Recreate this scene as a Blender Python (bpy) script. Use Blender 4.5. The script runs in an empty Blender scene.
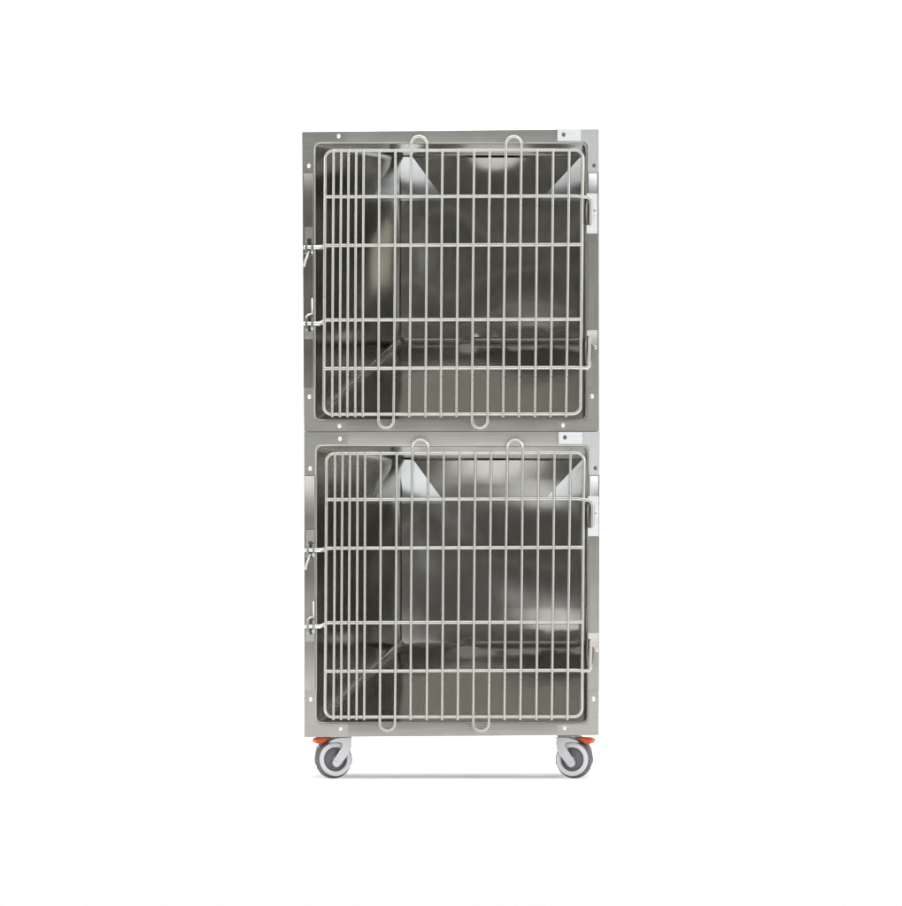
import bpy, bmesh, math, random
from mathutils import Vector, Matrix
random.seed(4)
C = bpy.data.collections.new('place'); bpy.context.scene.collection.children.link(C)
S = 0.0025            # metres per photo pixel on the cage front
CX, FLOOR = 451.0, 778.6
DIST, CAMH = 16.0, 0.40
HORIZ = FLOOR - CAMH / S
DEPTH = 0.65

def P(px, py, y=0.0):
    return Vector(((px - CX) * S, y, (FLOOR - py) * S))
def back(px, py, y=DEPTH):          # where a point seen at (px,py) lies when it is y behind the front, in front pixels
    f = (DIST + y) / DIST
    return CX + (px - CX) * f, HORIZ + (py - HORIZ) * f

# ---------------------------------------------------------------- materials
def mat(name, col, rough=0.4, metal=0.0, rvar=0.0, bump=0.0, bscale=6.0, streak=None, sbump=0.0, cvar=0.0, spec=0.5, grain=None):
    m = bpy.data.materials.new(name); m.use_nodes = True
    nt = m.node_tree; b = nt.nodes['Principled BSDF']
    b.inputs['Base Color'].default_value = (*col, 1); b.inputs['Roughness'].default_value = rough
    b.inputs['Metallic'].default_value = metal; b.inputs['Specular IOR Level'].default_value = spec
    tc = nt.nodes.new('ShaderNodeTexCoord')
    last = None
    def noise(scale, detail, st=None):
        n = nt.nodes.new('ShaderNodeTexNoise'); n.inputs['Scale'].default_value = scale; n.inputs['Detail'].default_value = detail
        if st:
            mp = nt.nodes.new('ShaderNodeMapping'); mp.inputs['Scale'].default_value = st
            nt.links.new(tc.outputs['Object'], mp.inputs[0]); nt.links.new(mp.outputs[0], n.inputs['Vector'])
        else:
            nt.links.new(tc.outputs['Object'], n.inputs['Vector'])
        return n
    if rvar or cvar:
        n = noise(bscale * 2.2, 5, streak)
        if rvar:
            r = nt.nodes.new('ShaderNodeMapRange'); r.inputs[3].default_value = rough - rvar; r.inputs[4].default_value = rough + rvar
            nt.links.new(n.outputs[0], r.inputs[0]); nt.links.new(r.outputs[0], b.inputs['Roughness'])
        if cvar:
            mx = nt.nodes.new('ShaderNodeMix'); mx.data_type = 'RGBA'
            n2 = noise(bscale * 1.3, 4)
            mx.inputs[6].default_value = (*[c * (1 - cvar) for c in col], 1); mx.inputs[7].default_value = (*[min(1, c * (1 + cvar)) for c in col], 1)
            nt.links.new(n2.outputs[0], mx.inputs[0]); nt.links.new(mx.outputs[2], b.inputs['Base Color'])
    if grain:                                   # fine brush marks in the sheet
        n = noise(1.0, 4, grain); n.inputs['Roughness'].default_value = .7
        hs = nt.nodes.new('ShaderNodeMapRange'); hs.inputs[1].default_value = .3; hs.inputs[2].default_value = .7; hs.inputs[3].default_value = .86; hs.inputs[4].default_value = 1.10
        nt.links.new(n.outputs[0], hs.inputs[0])
        mg = nt.nodes.new('ShaderNodeMix'); mg.data_type = 'RGBA'; mg.blend_type = 'MULTIPLY'; mg.inputs[0].default_value = 1
        lk = b.inputs['Base Color'].links
        if lk: nt.links.new(lk[0].from_socket, mg.inputs[6])
        else: mg.inputs[6].default_value = (*col, 1)
        nt.links.new(hs.outputs[0], mg.inputs[7]); nt.links.new(mg.outputs[2], b.inputs['Base Color'])
    if bump:
        n = noise(bscale, 1.5)
        bp = nt.nodes.new('ShaderNodeBump'); bp.inputs['Strength'].default_value = 1; bp.inputs['Distance'].default_value = bump
        nt.links.new(n.outputs[0], bp.inputs['Height']); last = bp
    if sbump:
        n = noise(1.0, 3, streak)
        bp = nt.nodes.new('ShaderNodeBump'); bp.inputs['Strength'].default_value = 1; bp.inputs['Distance'].default_value = sbump
        nt.links.new(n.outputs[0], bp.inputs['Height'])
        if last: nt.links.new(last.outputs[0], bp.inputs['Normal'])
        last = bp
    if last: nt.links.new(last.outputs[0], b.inputs['Normal'])
    return m
M = {}
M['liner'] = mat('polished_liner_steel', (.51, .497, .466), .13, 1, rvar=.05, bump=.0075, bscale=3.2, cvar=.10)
M['frame'] = mat('satin_frame_steel', (.585, .575, .525), .38, 1, rvar=.06, bump=.0012, bscale=5, cvar=.07, grain=(5, 5, 260))
M['plate'] = mat('corner_plate_steel', (.61, .60, .548), .36, 1, rvar=.05, bump=.001, bscale=6, cvar=.06, grain=(5, 5, 260))
M['bright'] = mat('lit_bright_steel', (.72, .73, .72), .26, 1, rvar=.04, cvar=.03, grain=(5, 5, 220))  # brighter than the frame, puts white reflections into the colour
M['strip'] = mat('brushed_strip_steel', (.56, .545, .49), .25, 1, rvar=.05, bump=.001, bscale=6, cvar=.07, grain=(300, 5, 5))
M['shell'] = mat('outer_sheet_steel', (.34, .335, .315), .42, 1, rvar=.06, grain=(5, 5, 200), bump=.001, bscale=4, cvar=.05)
M['wire'] = mat('door_wire_steel', (.66, .65, .61), .30, 1, rvar=.08, bscale=30, cvar=.05)
M['glint'] = mat('glint_steel', (.66, .68, .685), .2, 1, rvar=.04, bscale=8, cvar=.06)  # lighter than the liner steel, puts the corner highlights into the colour
M['pale'] = mat('lit_plate_steel', (.76, .77, .76), .42, 1, rvar=.05, cvar=.03, grain=(260, 5, 5))  # lit copy of the corner plate steel, for the upper right corner
M['rivet'] = mat('rivet_steel', (.95, .95, .93), .3, 1)
M['dark'] = mat('dark_steel', (.17, .165, .14), .32, 1, rvar=.08, bscale=20, cvar=.15)
M['rust'] = mat('rust_stained_steel', (.27, .20, .155), .5, .7, rvar=.1, bscale=40, cvar=.3)
M['tyre'] = mat('grey_rubber', (.13, .13, .138), .55, 0, rvar=.08, bscale=30, cvar=.1)
M['ring'] = mat('pale_grey_plastic', (.68, .68, .70), .4, 0, cvar=.03)
M['hub'] = mat('dark_grey_plastic', (.165, .165, .178), .4, 0, cvar=.08)
M['fork'] = mat('zinc_plated_steel', (.64, .645, .66), .42, .45, rvar=.05, cvar=.04)
M['lever'] = mat('red_plastic', (.66, .085, .02), .42, 0, cvar=.06)
M['white'] = mat('white_backdrop', (.88, .88, .88), .9, 0, spec=0.0)

# ---------------------------------------------------------------- helpers
def link(name, bm, m, parent=None, smooth=True, origin=None):
    bmesh.ops.recalc_face_normals(bm, faces=bm.faces[:])
    me = bpy.data.meshes.new(name)
    if origin is not None: bmesh.ops.translate(bm, verts=bm.verts[:], vec=-Vector(origin))
    bm.to_mesh(me); bm.free()
    me.materials.append(M[m])
    if smooth:
        for p in me.polygons: p.use_smooth = True
        me.set_sharp_from_angle(angle=math.radians(38))
    o = bpy.data.objects.new(name, me); C.objects.link(o)
    if origin is not None: o.location = origin
    if parent is not None:
        o.parent = parent
        off = Vector((0, 0, 0)); q = parent
        while q: off += q.location; q = q.parent
        o.location = Vector(o.location) - off
    return o
def tube(bm, pts, r, n=12, closed=False, cap=True):
    pts = [Vector(p) for p in pts]; N = len(pts); rings = []
    rad = r if isinstance(r, (list, tuple)) else [r] * N
    t0 = None; u = None
    for i, p in enumerate(pts):
        a = pts[(i - 1) % N] if (closed or i) else p
        b = pts[(i + 1) % N] if (closed or i < N - 1) else p
        t = (b - a).normalized()
        if u is None:
            ref = Vector((0, 1, 0)) if abs(t.y) < .8 else Vector((0, 0, 1))
            u = t.cross(ref).normalized()
        else:
            u = (u - t * u.dot(t)).normalized()
        v = t.cross(u)
        rings.append([bm.verts.new(p + (u * math.cos(k * 2 * math.pi / n) + v * math.sin(k * 2 * math.pi / n)) * rad[i]) for k in range(n)])
    for i in range(N if closed else N - 1):
        A, B = rings[i], rings[(i + 1) % N]
        for k in range(n): bm.faces.new((A[k], A[(k + 1) % n], B[(k + 1) % n], B[k]))
    if not closed and cap:
        for R, p, d in ((rings[0], pts[0], pts[0] - pts[1]), (rings[-1], pts[-1], pts[-1] - pts[-2])):
            d = d.normalized(); rr = (R[0].co - p).length
            R2 = [bm.verts.new(p + (v.co - p) * .6 + d * rr * .35) for v in R]
            for k in range(n): bm.faces.new((R[k], R[(k + 1) % n], R2[(k + 1) % n], R2[k]))
            bm.faces.new(R2)
    return bm
def rr(x0, y0, x1, y1, r, m=6, e=8):       # rounded rectangle in pixels, clockwise from top-left
    out = []
    cs = ((x0 + r, y0 + r, 180), (x1 - r, y0 + r, 270), (x1 - r, y1 - r, 0), (x0 + r, y1 - r, 90))
    for i, (cx, cy, a0) in enumerate(cs):
        for k in range(m + 1):
            a = math.radians(a0 + 90 * k / m)
            out.append((cx + r * math.cos(a), cy + r * math.sin(a)))
        nx, ny, na = cs[(i + 1) % 4]
        p = out[-1]; q = (nx + r * math.cos(math.radians(na)), ny + r * math.sin(math.radians(na)))
        for k in range(1, e):
            out.append((p[0] + (q[0] - p[0]) * k / e, p[1] + (q[1] - p[1]) * k / e))
    return out
def loft(bm, loops):
    vs = [[bm.verts.new(p) for p in L] for L in loops]
    for A, B in zip(vs, vs[1:]):
        n = len(A)
        for k in range(n): bm.faces.new((A[k], A[(k + 1) % n], B[(k + 1) % n], B[k]))
    return vs
def prism(bm, poly, y0, y1, bev=0.0):      # outline in pixels, from y0 (front) to y1 (back), small front bevel in px
    cx = sum(p[0] for p in poly) / len(poly); cy = sum(p[1] for p in poly) / len(poly)
    def ins(p, d):
        dx, dy = p[0] - cx, p[1] - cy; L = math.hypot(dx, dy) or 1
        return (p[0] - dx / L * d, p[1] - dy / L * d)
    loops = []
    if bev: loops.append([P(*ins(p, bev), y0) for p in poly])
    loops.append([P(*p, y0 + bev * S) for p in poly]); loops.append([P(*p, y1) for p in poly])
    vs = loft(bm, loops); bm.faces.new(vs[0]); bm.faces.new(vs[-1][::-1])
def relief(bm, x0, y0, x1, y1, f, base=0.0, n=10, m=10):   # sheet over a pixel rectangle; f gives how far (px) it stands forward
    g = [[bm.verts.new(P(x0 + (x1 - x0) * i / n, y0 + (y1 - y0) * j / m, -f(i / n, j / m) * S)) for i in range(n + 1)] for j in range(m + 1)]
    for j in range(m):
        for i in range(n): bm.faces.new((g[j][i], g[j][i + 1], g[j + 1][i + 1], g[j + 1][i]))
    rim = g[0][:] + [g[j][n] for j in range(1, m + 1)] + g[m][n - 1::-1] + [g[j][0] for j in range(m - 1, 0, -1)]
    rb = [bm.verts.new((v.co.x, base, v.co.z)) for v in rim]
    for k in range(len(rim)): bm.faces.new((rim[k], rim[(k + 1) % len(rim)], rb[(k + 1) % len(rim)], rb[k]))
def arc(cx, cy, r, a0, a1, n):
    return [(cx + r * math.cos(math.radians(a0 + (a1 - a0) * k / n)), cy + r * math.sin(math.radians(a0 + (a1 - a0) * k / n))) for k in range(n + 1)]
def sstep(a, b, x):
    t = max(0, min(1, (x - a) / (b - a))); return t * t * (3 - 2 * t)

# ---------------------------------------------------------------- one cage module
def cage(up):
    dx, dy = (0, 0) if up else (1.3, 302.6)
    q = lambda x, y: (x + dx, y + dy)
    T = lambda x, y, d=0.0: P(x + dx, y + dy, d)
    outer = [(302, 132), (598.8, 129.3), (599.2, 430.9), (304, 431.4)] if up else [(304, 431.9), (599.9, 431.4), (598.8, 735.2), (304.4, 737.2)]
    ox0, oy0, ox1, oy1 = 316 + dx, 144 + dy, 585.2 + dx, 419 + dy
    root = bpy.data.objects.new('animal_cage', None); C.objects.link(root)
    root.location = P((outer[2][0] + outer[3][0]) / 2, (outer[2][1] + outer[3][1]) / 2, .3)
    root['category'] = 'cage'; root['group'] = 'stacked stainless steel animal cages'
    root['label'] = ('upper stainless steel animal cage with wire door, stacked on top of the other cage' if up else
                     'lower stainless steel animal cage with wire door, standing on casters with red brake levers')
    # outer shell
    bm = bmesh.new()
    o = [(outer[0][0] + 1, outer[0][1] + 1), (outer[1][0] - 1, outer[1][1] + 1), (outer[2][0] - 1, outer[2][1] - .8), (outer[3][0] + 1, outer[3][1] - .8)]
    if not up: o[0] = (o[0][0], o[0][1] - .3); o[1] = (o[1][0], o[1][1] - .3)
    vs = loft(bm, [[P(*p, .010) for p in o], [P(*p, .72) for p in o]]); bm.faces.new(vs[-1])
    link('outer_shell', bm, 'shell', root, origin=root.location)
    # front frame: face sheet, rolled edge, returned flange
    bm = bmesh.new(); m, e, R = 6, 8, 1.8
    ring0 = rr(ox0 - R, oy0 - R, ox1 + R, oy1 + R, 5 + R, m, e)
    per = m + 1 + e - 1
    out = []
    for i in range(4):
        a, b = outer[i], outer[(i + 1) % 4]
        out += [a] * (m + 1)
        for k in range(1, e): out.append((a[0] + (b[0] - a[0]) * k / e, a[1] + (b[1] - a[1]) * k / e))
    vi = [bm.verts.new(P(*p)) for p in ring0]
    cache = {}
    def ov(p, y):
        k = (round(p[0], 4), round(p[1], 4), y)
        if k not in cache: cache[k] = bm.verts.new(P(*p, y))
        return cache[k]
    n = len(ring0)
    for k in range(n):
        k2 = (k + 1) % n; f = [vi[k], vi[k2]]
        a, b = ov(out[k2], 0), ov(out[k], 0)
        f.append(a)
        if b is not a: f.append(b)
        bm.faces.new(f)
        if b is not a: bm.faces.new((a, b, ov(out[k], .016), ov(out[k2], .016)))
    prev = vi
    for s in range(1, 6):
        a = math.radians(90 * s / 5); rad = R * (1 - math.sin(a))
        L = rr(ox0 - rad, oy0 - rad, ox1 + rad, oy1 + rad, 5 + rad, m, e)
        cur = [bm.verts.new(P(*p, R * S * (1 - math.cos(a)))) for p in L]
        for k in range(n): bm.faces.new((prev[k], prev[(k + 1) % n], cur[(k + 1) % n], cur[k]))
        prev = cur
    frame = link('front_frame', bm, 'frame', root, origin=P(*outer[0]))
    # corner plates, L shaped, with the strips of the frame between them
    x0, y0, x1, y1 = ox0 - R - .6, oy0 - R - .6, ox1 + R + .6, oy1 + R + .6
    def Lplate(c, ic, px_, py_, sx, sy, mname, tilt=0.0):
        # c outer corner, ic inner corner of opening, px_/py_ ends of the arms
        r = 5
        a = [(c[0], c[1]), (px_, c[1]), (px_, ic[1])]
        cc = (ic[0] + sx * r, ic[1] + sy * r)
        arcp = [(cc[0] - sx * r * math.sin(math.radians(t)), cc[1] - sy * r * math.cos(math.radians(t))) for t in (0, 18, 36, 54, 72, 90)]
        a += arcp + [(ic[0], py_), (c[0], py_)]
        b = bmesh.new()
        vs = loft(b, [[P(*p, -.0022 - abs(p[0] - c[0]) * S * tilt) for p in a], [P(*p, .0) for p in a]]); b.faces.new(vs[0])
        return link('corner_plate', b, mname, frame, smooth=False, origin=P(*c))
    i = .35
    Lplate((outer[0][0] + i, outer[0][1] + i), (x0, y0), 346 + dx, 173 + dy, 1, 1, 'plate')
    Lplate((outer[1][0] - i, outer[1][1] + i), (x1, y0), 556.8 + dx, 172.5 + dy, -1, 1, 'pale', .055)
    Lplate((outer[2][0] - i, outer[2][1] - i), (x1, y1), 556 + dx, 388 + dy, -1, -1, 'plate')
    Lplate((outer[3][0] + i, outer[3][1] - i), (x0, y1), 347 + dx, 388.3 + dy, 1, -1, 'plate')
    # cover strips on the side posts, bowed as sheet metal is
    b = bmesh.new()
    lx0 = outer[0][0] * .5 + outer[3][0] * .5
    relief(b, lx0 + .6, 173.6 + dy, 313.2 + dx, 387.8 + dy, lambda u, v: 1.4 + 3.4 * max(0, 1 - v / .2) ** 2 + .25 * math.sin(9 * v) ** 2 + 1.2 - 1.0 * max(0, v - .6) ** 2 / .16, n=6, m=60)
    link('cover_strip', b, 'strip', frame, origin=T(308, 280))
    b = bmesh.new()
    relief(b, 588.2 + dx, 173 + dy, outer[1][0] - .8, 387.6 + dy, lambda u, v: .7 + .9 * math.sin(math.pi * v) + (1 - u) * .7, n=6, m=60)
    link('cover_strip', b, 'strip', frame, origin=T(593, 280))
    b = bmesh.new(); relief(b, 588.4 + dx, 173.4 + dy, outer[1][0] - 1.8, 193.2 + dy, lambda u, v: 2.0 + (1 - u) * 1.7 * (1 - .7 * v), n=6, m=10)  # bright cap tilted to show a reflected gradient on the post
    link('glint_wedge', b, 'bright', frame, smooth=False, origin=T(593, 183))
    # beads along the side posts' inner edge
    b = bmesh.new(); tube(b, [T(314.7, 174, -.001), T(315.0, 388, -.001)], .0022, 10); link('edge_bead', b, 'wire', frame, origin=T(315, 280))
    # right end of the top strip, wedged and brightened for a white reflection
    b = bmesh.new(); relief(b, 557.4 + dx, outer[1][1] + .9, 580.8 + dx, 141.2 + dy, lambda u, v: 2.6 + (1 - u) * 3.4, n=4, m=4)
    link('glint_wedge', b, 'bright', frame, smooth=False, origin=T(569, 136))
    # rivets
    for (x, y) in ((338.8, 136.3), (309, 166), (563.6, 135), (594, 165.5), (339.6, 426), (309.6, 396.8), (563, 425.3), (592, 396.3)):
        b = bmesh.new()
        fwd = .0022 if not (x > 560 and y < 140) else .0135
        pr = [(0, -.0032), (.0018, -.0029), (.0036, -.002), (.0048, -.0004), (.0048, .003)]
        c = T(x, y, -fwd); vs = []
        for (ra, yy) in pr[1:]:
            vs.append([b.verts.new(c + Vector((ra * math.cos(k * math.pi / 8) + yy * .0, yy, ra * math.sin(k * math.pi / 8) * 1.25))) for k in range(16)])
        for A, B in zip(vs, vs[1:]):
            for k in range(16): b.faces.new((A[k], A[(k + 1) % 16], B[(k + 1) % 16], B[k]))
        b.faces.new(vs[0])
        o_ = link('rivet', b, 'rivet' if x < 560 or y > 200 else 'dark', frame, origin=c)
        o_.rotation_euler = (math.radians(-6), 0, math.radians(8))
    # liner: pressed steel box with rounded corners
    bx0, by0 = back(399 + dx * .6, 156 + dy); bx1, by1 = back(584.2 + dx, 343.5 + dy)
    bm = bmesh.new(); loops = []; RB = 7
    for t in [0] + [k / 8 for k in range(1, 9)]:
        tt = t; yd = R * S + (DEPTH - R * S - RB * S) * tt
        l = lambda a, b_: a + (b_ - a) * tt
        loops.append([P(*p, yd) for p in rr(l(ox0, bx0), l(oy0, by0), l(ox1, bx1), l(oy1, by1), l(5, 8), m, 16)])
    for s in range(1, 7):
        a = math.radians(15 * s); ins = RB * (1 - math.cos(a))
        loops.append([P(*p, DEPTH - RB * S + RB * S * math.sin(a)) for p in rr(bx0 + ins, by0 + ins, bx1 - ins, by1 - ins, 8 - ins, m, 16)])
    loft(bm, loops)
    liner = link('interior_liner', bm, 'liner', root, origin=T(450, 280, DEPTH / 2))
    b = bmesh.new(); tube(b, [P(ox0 + (bx0 - ox0) * k / 8 + 1.6, oy1 + (by1 - oy1) * k / 8 - 1.6, .01 + (DEPTH - .03) * k / 8) for k in range(9)], .0026, 8)
    link('weld_seam', b, 'frame', liner, origin=T(360, 380, DEPTH / 2))
    # back panel, its bends shaped to catch highlights
    bm = bmesh.new(); nx, ny = 170, 150
    w, h = bx1 - bx0, by1 - by0
    def disp(u, v):                       # u across from the left, v down from the top, in px of this panel; result px forward
        d = 0.0
        low = lambda k: max(0.0, 1 - v / k) ** 2
        d += (2.6 if up else 1.7) * low(28) * math.exp(-((u - w * .52) / (w * .19)) ** 2)
        d += (.9 if up else .18) * math.sin((u * .8 + v) * .034 + .6) * sstep(20, 80, v) * sstep(10, 60, u) + .7 * math.sin((u * .7 - v) * .041 + 2) * sstep(20, 80, v) * sstep(10, 60, u)           # dent and waves shaped to place reflections
        d += 2.2 * low(120)
        if not up: d -= 2.6 * (1 - v / h) * sstep(-10, 100, v) * sstep(-10, 90, u) * sstep(0, 60, w - u)
        d += 2.8 * max(0, 1 - u / 50) ** 1.7 * sstep(20, 90, v)
        d += .7 * sstep(40, 140, v) - (1.7 if up else .45) * max(0, (v - 134) / 53) ** 2                        # soft bend by the corner
        d += (1.0 if up else .75) * max(0, 1 - (h - v) / 18) ** 2 * (2 + math.sin(u * .11) + .6 * math.sin(u * .27 + 1)) * sstep(30, 70, u)
        return d
    g = []
    for j in range(ny + 1):
        row = []
        for i in range(nx + 1):
            u, v = 2 + (w - 4) * i / nx, 2 + (h - 4) * j / ny
            row.append(bm.verts.new(P(bx0 + u, by0 + v, DEPTH + .0012 - disp(u, v) * S)))
        g.append(row)
    for j in range(ny):
        for i in range(nx): bm.faces.new((g[j][i], g[j][i + 1], g[j + 1][i + 1], g[j + 1][i]))
    link('back_panel', bm, 'liner', liner, origin=T(490, 250, DEPTH))
    # added bright plates mimicking reflected highlights in the two upper back corners
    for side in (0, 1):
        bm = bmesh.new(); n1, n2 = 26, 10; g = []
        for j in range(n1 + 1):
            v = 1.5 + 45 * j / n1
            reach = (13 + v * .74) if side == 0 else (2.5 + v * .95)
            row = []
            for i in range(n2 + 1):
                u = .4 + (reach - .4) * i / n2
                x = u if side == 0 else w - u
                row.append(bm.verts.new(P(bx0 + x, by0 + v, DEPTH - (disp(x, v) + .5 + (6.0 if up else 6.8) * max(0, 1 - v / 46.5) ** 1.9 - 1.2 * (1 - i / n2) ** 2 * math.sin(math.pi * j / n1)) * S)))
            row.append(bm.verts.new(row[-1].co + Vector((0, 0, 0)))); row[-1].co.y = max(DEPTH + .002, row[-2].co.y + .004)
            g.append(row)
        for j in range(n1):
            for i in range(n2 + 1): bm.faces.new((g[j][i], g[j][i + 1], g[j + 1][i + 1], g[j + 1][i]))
        link('glint_plate', bm, 'glint', liner, origin=T(410 if side == 0 else 570, 180, DEPTH))
    # added bright plate mimicking the highlight on the left wall by the corner
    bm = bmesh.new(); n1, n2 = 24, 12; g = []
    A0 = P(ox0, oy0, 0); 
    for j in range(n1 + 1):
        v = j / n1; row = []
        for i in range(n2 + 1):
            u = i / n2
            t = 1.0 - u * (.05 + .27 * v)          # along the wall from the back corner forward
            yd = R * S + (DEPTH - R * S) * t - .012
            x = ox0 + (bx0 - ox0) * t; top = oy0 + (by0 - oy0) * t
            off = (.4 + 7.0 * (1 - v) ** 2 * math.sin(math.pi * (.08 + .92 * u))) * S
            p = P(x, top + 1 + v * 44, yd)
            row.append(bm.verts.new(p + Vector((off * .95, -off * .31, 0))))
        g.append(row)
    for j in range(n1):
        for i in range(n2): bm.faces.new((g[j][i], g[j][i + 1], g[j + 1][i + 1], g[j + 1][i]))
    link('glint_plate', bm, 'bright', liner, origin=T(390, 175, DEPTH - .05))
    # ------------------------------------------------------------ wire door
    YD, YV = -.010, -.0178
    lf = [(325.3, 158), (324.2, 408)]
    tl, tr, br, bl = (325.5, 151.2), (582.6, 150.3), (580.4, 414.0), (324.0, 414.4)
    def corner(c, a, b_, r=8, n=6):
        ax, ay = a[0] - c[0], a[1] - c[1]; L = math.hypot(ax, ay); ax /= L; ay /= L
        bx, by = b_[0] - c[0], b_[1] - c[1]; L = math.hypot(bx, by); bx /= L; by /= L
        o = (c[0] + (ax + bx) * r, c[1] + (ay + by) * r)
        return [(o[0] - bx * r * math.cos(t) - ax * r * math.sin(t), o[1] - by * r * math.cos(t) - ay * r * math.sin(t)) for t in [math.pi / 2 * k / n for k in range(n + 1)]]
    pts = corner(tl, bl, tr) + corner(tr, tl, br) + corner(br, tr, bl) + corner(bl, br, tl)
    bm = bmesh.new(); tube(bm, [T(*p, YD) for p in pts], .0044, 14, closed=True)
    door = link('wire_door', bm, 'wire', root, origin=T(580, 283, YD))
    top = [333.9, 341.5, 348.8, 356.4, 363.9, 379.5, 395.5, 411.2, 427, 442.5, 458.3, 474.2, 489.8, 506, 521.4, 537.1, 553.1, 569.1]
    bot = [332.4, 340, 347.5, 355.4, 363, 378.6, 393.7, 409.3, 425.4, 440.8, 456.4, 472, 487.5, 503.1, 518.8, 534.8, 550.3, 565.9]
    rw = .0035
    xa = lambda i_, y: top[i_] + (bot[i_] - top[i_]) * (y - 151) / (414 - 151)
    looped_t = {7: 8, 13: 14}; looped_b = {5: 6, 11: 12}
    def bar(name, pts, r, org):
        b = bmesh.new(); tube(b, pts, r, 10); return link(name, b, 'wire', door, origin=org)
    for k in range(18):
        wob = random.uniform(-.35, .35)
        yt = 150.0 if k not in (7, 8, 13, 14) else 145.5; yb = 417.0 if k not in (5, 6, 11, 12) else 419.5
        p = [T(xa(k, yt + (yb - yt) * s / 10) + wob * math.sin(math.pi * s / 10), yt + (yb - yt) * s / 10, YV) for s in range(11)]
        bar('door_bar', p, rw, T(xa(k, yb), yb, YV))
    for a, b_ in looped_t.items():
        xl, xr = xa(a, 145), xa(b_, 145); c = (xl + xr) / 2; r = (xr - xl) / 2
        p = [T(xl, 146, YV)] + [T(c - r * math.cos(t), 145 - r * .98 * math.sin(t), YV - .004 * math.sin(t)) for t in [math.pi * k / 14 for k in range(15)]] + [T(xr, 146, YV)]
        bar('door_loop', p, rw * 1.08, p[0])
    for a, b_ in looped_b.items():
        xl, xr = xa(a, 419), xa(b_, 419); c = (xl + xr) / 2; r = (xr - xl) / 2
        p = [T(xl, 418.6, YV)] + [T(c - r * math.cos(t), 420 + r * 1.08 * math.sin(t), YV - .004 * math.sin(t)) for t in [math.pi * k / 14 for k in range(15)]] + [T(xr, 418.6, YV)]
        bar('door_loop', p, rw * 1.08, p[0])
    rc = .0050
    # first and last crossbars run on into the hinge hooks, the middle two into the latches
    pin = [(591, 224), (591.2, 212), (591, 204)] + arc(586.5, 202.4, 4.6, 0, -80, 4)
    p = [T(x, y, -.016) for x, y in pin] + [T(583, 197.0, YD), T(575, 196.2, YD), T(326, 197.1, YD)]
    bar('crossbar', p, [.0048] * 4 + [rc] * (len(p) - 4), p[-1])
    p = [T(326.5, 245.7, YD), T(582, 244.8, YD)]; bar('crossbar', p, rc, p[0])
    p = [T(326, 320.2, YD), T(581.5, 319.5, YD)]; bar('crossbar', p, rc, p[0])
    pin = [(589.4, 338), (589.2, 350), (588.8, 361)] + arc(584.6, 364, 4.4, 0, 75, 4)
    p = [T(x, y, -.016) for x, y in pin] + [T(582, 368.3, YD), T(575, 367.7, YD), T(325, 368.7, YD)]
    bar('crossbar', p, [.0046] * 4 + [rc] * (len(p) - 4), p[-1])
    # ------------------------------------------------------------ hinges
    b = bmesh.new(); relief(b, 586.6 + dx, 193.6 + dy, 597.3 + dx, 233.6 + dy, lambda u, v: 2.2 + (1 - u) * 1.5, n=5, m=8)
    hg = link('hinge', b, 'bright', root, smooth=False, origin=T(592, 214))
    b = bmesh.new(); tube(b, [T(587.6, 199.5, -.006), T(588.4, 204, -.008), T(588.6, 214, -.008), T(588.3, 224, -.008)], [.006, .0095, .0105, .009], 14)  # solid dark tube in place of the shaded gap beside the pin
    link('dark_gap', b, 'dark', hg, origin=T(588, 214))
    b = bmesh.new(); prism(b, arc(594.6 + dx, 211 + dy, 1.9, 0, 345, 14), -.0165, -.006, .6); link('screw', b, 'rivet', hg, origin=T(594.6, 211))
    b = bmesh.new(); relief(b, 586.8 + dx, 330.4 + dy, 597.3 + dx, 387.0 + dy, lambda u, v: 3.0 + (1 - u) * (2.4 * max(0, 1 - v / .28) ** .5 if v < .28 else 0) + .5 * u, n=5, m=40)
    hg = link('hinge', b, 'plate', root, origin=T(592, 358))
    b = bmesh.new(); tube(b, [T(587.4, 337, -.008), T(587.6, 345, -.009), T(587.6, 355, -.009), T(587, 364, -.007)], [.006, .009, .009, .006], 14)  # same dark stand-in for the gap's shade at the lower hinge
    link('dark_gap', b, 'dark', hg, origin=T(588, 350))
    b = bmesh.new(); prism(b, [q(590.2, 343), q(592.4, 345), q(592.2, 352), q(591, 361), q(589.8, 361)], -.0175, -.006, .3)
    o_ = link('keeper', b, 'rust', hg, origin=T(591, 352)); o_['label'] = 'rust stained keeper beside the hinge pin'
    b = bmesh.new(); prism(b, arc(594.8 + dx, 347.5 + dy, 1.9, 0, 345, 14), -.0145, -.006, .6); link('screw', b, 'rivet', hg, origin=T(594.6, 347))
    # ------------------------------------------------------------ latches
    for which in (0, 1):
        yb = 247.6 if which == 0 else 323.9
        b = bmesh.new()
        if which == 0:
            prism(b, [q(304.8, yb - 20), q(313.4, yb - 20), q(313.4, yb - 6), q(311, yb - 9), q(307.6, yb - 9), q(305.6, yb - 4), q(304.8, yb - 4)], -.0135, -.002, .3)
        else:
            prism(b, [q(304.6, yb + 4), q(313.6, yb + 4), q(313.6, yb + 15), q(304.6, yb + 15)], -.0135, -.002, .4)
        la = link('latch', b, 'plate', root, origin=T(309, yb))
        b = bmesh.new()
        tube(b, [T(304.3, yb, -.018), T(319, yb, -.018), T(322, yb - (.5 if which == 0 else 1.6), -.009), T(325.5, yb - (1.2 if which == 0 else 3.0), .001), T(330, yb - (1.9 if which == 0 else 3.6), YD + .003)], [.0046, .0062, .0064, .0058, .0056], 12)
        link('bolt', b, 'rivet', la, origin=T(312, yb, -.018))
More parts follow.
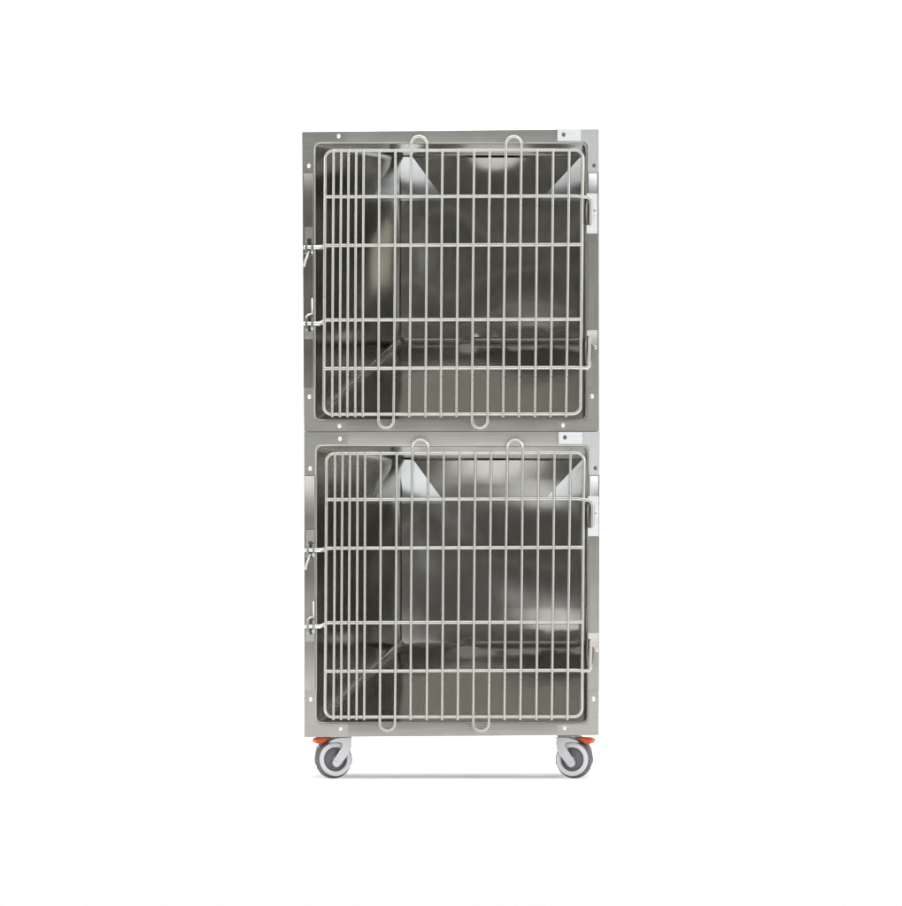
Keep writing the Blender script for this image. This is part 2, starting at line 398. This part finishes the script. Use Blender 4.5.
        for tx in (306.6, 312.6):
            b = bmesh.new()
            prism(b, [q(tx - 1.2, yb - 6), q(tx + 1.2, yb - 6), q(tx + 1.3, yb + 6.5), q(tx - 1.3, yb + 6.5)], -.0265, -.004, .4)
            link('guide_tab', b, 'wire', la, origin=T(tx, yb))
        b = bmesh.new(); prism(b, [q(308.4, yb - 7.5), q(311.4, yb - 7.5), q(311.4, yb + 8), q(308.4, yb + 8)], -.0145, -.002, .3)
        link('slot', b, 'dark', la, origin=T(310, yb))
        b = bmesh.new()
        if which == 0:
            tube(b, [T(309, yb + 4, -.02), T(307.4, yb + 9, -.019), T(305.4, yb + 14, -.018), T(304.4, yb + 19, -.016)], .0028, 8)
        else:
            tube(b, [T(312.4, yb - 25, -.014), T(312.6, yb - 16, -.017), T(312.4, yb - 10, -.018), T(309, yb - 9, -.018), T(306.6, yb - 7, -.019), T(306.2, yb - 3, -.02)], .0027, 8)
        link('spring_wire', b, 'wire', la, origin=T(309, yb))
        b = bmesh.new(); prism(b, arc(312.4 + dx, yb + 4.6 + dy, 1.5, 0, 345, 12), -.030, -.012, .4); link('knob', b, 'rivet', la, origin=T(312.4, yb + 4.6))
    return root

upper = cage(True)
lower = cage(False)

# ---------------------------------------------------------------- casters, parts of the lower cage
def disc(bm, prof, n=48):         # prof: (radius, along axis) list; axis = local Y, wheel plane XZ
    rings = []
    for (r, y) in prof:
        if r < 1e-6: rings.append([bm.verts.new((0, y, 0))])
        else: rings.append([bm.verts.new((r * math.cos(2 * math.pi * k / n), y, r * math.sin(2 * math.pi * k / n))) for k in range(n)])
    for A, B in zip(rings, rings[1:]):
        for k in range(n):
            a = [A[k % len(A)], A[(k + 1) % len(A)], B[(k + 1) % len(B)], B[k % len(B)]]
            f = []
            for v in a:
                if v not in f: f.append(v)
            if len(f) > 2: bm.faces.new(f)
def caster(px, py, side, y0, brake=True):
    """px,py: wheel centre; side=+1 arm rises to the right, -1 to the left"""
    Rw = 19.1 * S; W = 13.5 * S
    ctr = P(px, FLOOR - 19.1, y0)
    yaw = math.radians(19) * side
    rot = Matrix.Rotation(yaw, 4, 'Z')
    def put(name, bm, m, parent, yawed=True):
        if yawed: bmesh.ops.transform(bm, matrix=rot, verts=bm.verts[:])
        bmesh.ops.translate(bm, verts=bm.verts[:], vec=ctr)
        return link(name, bm, m, parent, origin=ctr)
    f = -W / 2
    # fork: two cheek plates joined by a crown, in the wheel's own plane
    bm = bmesh.new()
    def cheek(ya, yb):
        s = side; u = S
        ol = [(-8.6, 16.9), (-5, 19.6), (1, 21.4), (4, 22.0), (16.2, 22.0), (16.4, 15), (15.2, 9.5), (12.6, 4.8), (3.6, -6.2), (1.2, -8.0), (-1.8, -7.6), (-3.8, -5.4), (-4.2, -2.6), (-2.8, -.4), (6.0, 12.4), (6.6, 15.2), (5.2, 16.8), (1, 17.6), (-4, 17.4)]
        pts = [Vector((a * s * u, 0, b * u)) for a, b in ol]
        cen = sum(pts, Vector()) / len(pts)
        loops = []
        for (yy, ins) in ((ya, .5), (ya + .0016, 0), (yb, 0)):
            loops.append([p + (cen - p).normalized() * ins * u + Vector((0, yy, 0)) for p in pts])
        vs = loft(bm, loops); bm.faces.new(vs[0]); bm.faces.new(vs[-1][::-1])
    cheek(f - .010, f - .0055); cheek(-f + .0055, -f + .010)
    x0, x1 = (3.5, 16.3) if side > 0 else (-16.3, -3.5)
    vs = loft(bm, [[Vector((x * S, yy, z * S)) for x, yy in ((x0, f - .0058), (x1, f - .0058), (x1, -f + .0058), (x0, -f + .0058))] for z in (20.4, 22.6)])
    bm.faces.new(vs[0]); bm.faces.new(vs[1])
    c = put('caster', bm, 'fork', lower)
    # swivel head and mounting plate, up to the cage floor
    bm = bmesh.new(); tube(bm, [Vector((10 * side * S, 0, 21.8 * S)), Vector((10 * side * S, 0, 23.0 * S))], .021, 24); put('swivel_head', bm, 'fork', c)
    bm = bmesh.new()
    disc(bm, [(Rw * .80, f + .001), (Rw * .87, f - .0005), (Rw * .93, f + .0018), (Rw * .975, f + .006), (Rw, f + .012), (Rw, -f - .012), (Rw * .975, -f - .006), (Rw * .93, -f - .0018), (Rw * .87, -f + .0005), (Rw * .80, -f - .001), (Rw * .80, f + .001)])
    put('tyre', bm, 'tyre', c)
    bm = bmesh.new()
    disc(bm, [(Rw * .62, f + .004), (Rw * .64, f - .0018), (Rw * .70, f - .0032), (Rw * .82, f - .0032), (Rw * .875, f - .0014), (Rw * .88, f + .003), (Rw * .88, -f - .003), (Rw * .875, -f + .0014), (Rw * .70, -f + .003), (Rw * .62, -f - .004), (Rw * .62, f + .004)])
    put('rim', bm, 'ring', c)
    bm = bmesh.new()
    disc(bm, [(0, f - .001), (Rw * .2, f - .001), (Rw * .22, f + .002), (Rw * .5, f + .004), (Rw * .585, f - .0005), (Rw * .625, f + .003), (Rw * .625, -f - .003), (Rw * .2, -f), (0, -f)])
    put('hub', bm, 'hub', c)
    bm = bmesh.new(); disc(bm, [(0, f - .0125), (.0052, f - .0125), (.0064, f - .0108), (.0066, f - .006), (.0066, -f + .011), (0, -f + .011)], 18)
    put('axle_bolt', bm, 'fork', c)
    if not brake: return c
    bm = bmesh.new(); s = side
    ol = [(-20.6, 19.0), (-19.8, 20.9), (-17, 22.0), (-12, 22.3), (-4, 22.3), (-3.2, 21.4), (-6, 20.4), (-9.2, 18.2), (-12, 16.1), (-15.5, 15.3), (-18.8, 16.2)]
    pts = [Vector((a * s * S, 0, b * S)) for a, b in ol]; cen = Vector((-13 * s * S, 0, 19.4 * S))
    loops = []
    for (yy, k) in ((-.0165, .55), (-.0155, .82), (-.012, 1), (.012, 1), (.0155, .82), (.0165, .55)):
        loops.append([cen + (p - cen) * k + Vector((0, yy, 0)) for p in pts])
    vs = loft(bm, loops); bm.faces.new(vs[0]); bm.faces.new(vs[-1][::-1])
    put('brake_lever', bm, 'lever', c)
    return c
caster(333.1, 759, 1, .040)
caster(574.5, 759, -1, .040)
for px, sd in ((333.1, 1), (574.5, -1)):
    bx, _ = back(px, 759, .50)
    caster(bx, 759, sd, .54, False)

# ---------------------------------------------------------------- setting
bm = bmesh.new()
prof = [(-7.7, -.02), (-7.6, 0), (0, 0), (4, 0)] + [(4 + 2.5 * math.sin(math.radians(a)), 2.5 - 2.5 * math.cos(math.radians(a))) for a in range(9, 91, 9)] + [(6.5, 7)]
L = [bm.verts.new((-14, y, z)) for y, z in prof]; R_ = [bm.verts.new((14, y, z)) for y, z in prof]
for k in range(len(prof) - 1): bm.faces.new((L[k], L[k + 1], R_[k + 1], R_[k]))
fl = link('floor', bm, 'white'); fl['kind'] = 'structure'

# ---------------------------------------------------------------- light: a white studio room, darker behind the camera, plus added lamps
w = bpy.data.worlds.new('World'); bpy.context.scene.world = w; w.use_nodes = True
nt = w.node_tree; bg = nt.nodes['Background']
tc = nt.nodes.new('ShaderNodeTexCoord')
def dotn(v):
    n = nt.nodes.new('ShaderNodeVectorMath'); n.operation = 'DOT_PRODUCT'; n.inputs[1].default_value = Vector(v).normalized()
    nt.links.new(tc.outputs['Generated'], n.inputs[0]); return n.outputs['Value']
def ramp(src, a, b, lo, hi):
    r = nt.nodes.new('ShaderNodeMapRange'); r.interpolation_type = 'SMOOTHSTEP'
    r.inputs[1].default_value = a; r.inputs[2].default_value = b; r.inputs[3].default_value = lo; r.inputs[4].default_value = hi
    nt.links.new(src, r.inputs[0]); return r.outputs[0]
def mixc(f, a, b):
    m = nt.nodes.new('ShaderNodeMix'); m.data_type = 'RGBA'; nt.links.new(f, m.inputs[0])
    for s, i in ((a, 6), (b, 7)):
        if isinstance(s, tuple): m.inputs[i].default_value = (*s, 1)
        else: nt.links.new(s, m.inputs[i])
    return m.outputs[2]
wn = nt.nodes.new('ShaderNodeTexNoise'); wn.inputs['Scale'].default_value = 4.5; wn.inputs['Detail'].default_value = 1.5
nt.links.new(tc.outputs['Generated'], wn.inputs['Vector'])
dim = mixc(ramp(wn.outputs[0], .36, .66, 0, 1), (.095, .091, .083), (.31, .297, .272))
room = mixc(ramp(dotn((0, -1, 0)), .42, .76, 0, 1), (1.1, 1.1, 1.1), dim)
room = mixc(ramp(dotn((0, 0, 1)), .62, .80, 0, 1), room, (2.6, 2.62, 2.65))
glow_patch = ramp(dotn((math.sin(math.radians(27)), -math.cos(math.radians(27)), .10)), .962, .985, 0, 1)  # unseen bright patch, added for the tilted plates to reflect
room = mixc(glow_patch, room, (4.5, 4.7, 4.9))
nt.links.new(room, bg.inputs[0]); bg.inputs[1].default_value = 0.40

def area(name, loc, target, size, power, col=(1, 1, 1)):
    l = bpy.data.lights.new(name, 'AREA'); l.shape = 'RECTANGLE'; l.size, l.size_y = size; l.energy = power; l.color = col
    o = bpy.data.objects.new(name, l); C.objects.link(o); o.location = loc
    o.rotation_euler = (Vector(target) - Vector(loc)).to_track_quat('-Z', 'Y').to_euler()
area('backdrop_fill', (0, 2.4, 4.6), (0, 2.8, 0), (9, 3.5), 380)  # added unseen lamp, whitens the backdrop and the floor behind
area('front_floor_fill', (0, -3.2, 5.2), (0, -3.2, 0), (10, 3), 180)  # added unseen lamp above, whitens the floor in front
for sx in (-1, 1): area('side_floor_fill', (8.5 * sx, -5.2, 3.6), (0, -5.2, 0), (8, 3.4), 250)  # added unseen lamps at the sides, keep the front floor white
area('under_cage_fill', (0, 1.5, .13), (0, .1, .0), (1.0, .12), 55)  # added lamp hidden behind the cage, washes out the shadow under it

# ---------------------------------------------------------------- camera
cam = bpy.data.cameras.new('camera'); co = bpy.data.objects.new('camera', cam); C.objects.link(co)
VS = 906 * S
cam.sensor_fit = 'VERTICAL'; cam.sensor_height = 24; cam.sensor_width = 24
cam.lens = 24 * DIST / VS
co.location = (0, -DIST, CAMH); co.rotation_euler = (math.radians(90), 0, 0)
cam.shift_y = ((FLOOR - 453) * S - CAMH) / VS
cam.clip_end = 200; cam.clip_start = .1
sc = bpy.context.scene; sc.camera = co
sc.view_settings.view_transform = 'Standard'; sc.view_settings.look = 'None'
sc.view_settings.exposure = 0; sc.view_settings.gamma = 1
sc.cycles.max_bounces = 12; sc.cycles.glossy_bounces = 8; sc.cycles.sample_clamp_indirect = 6
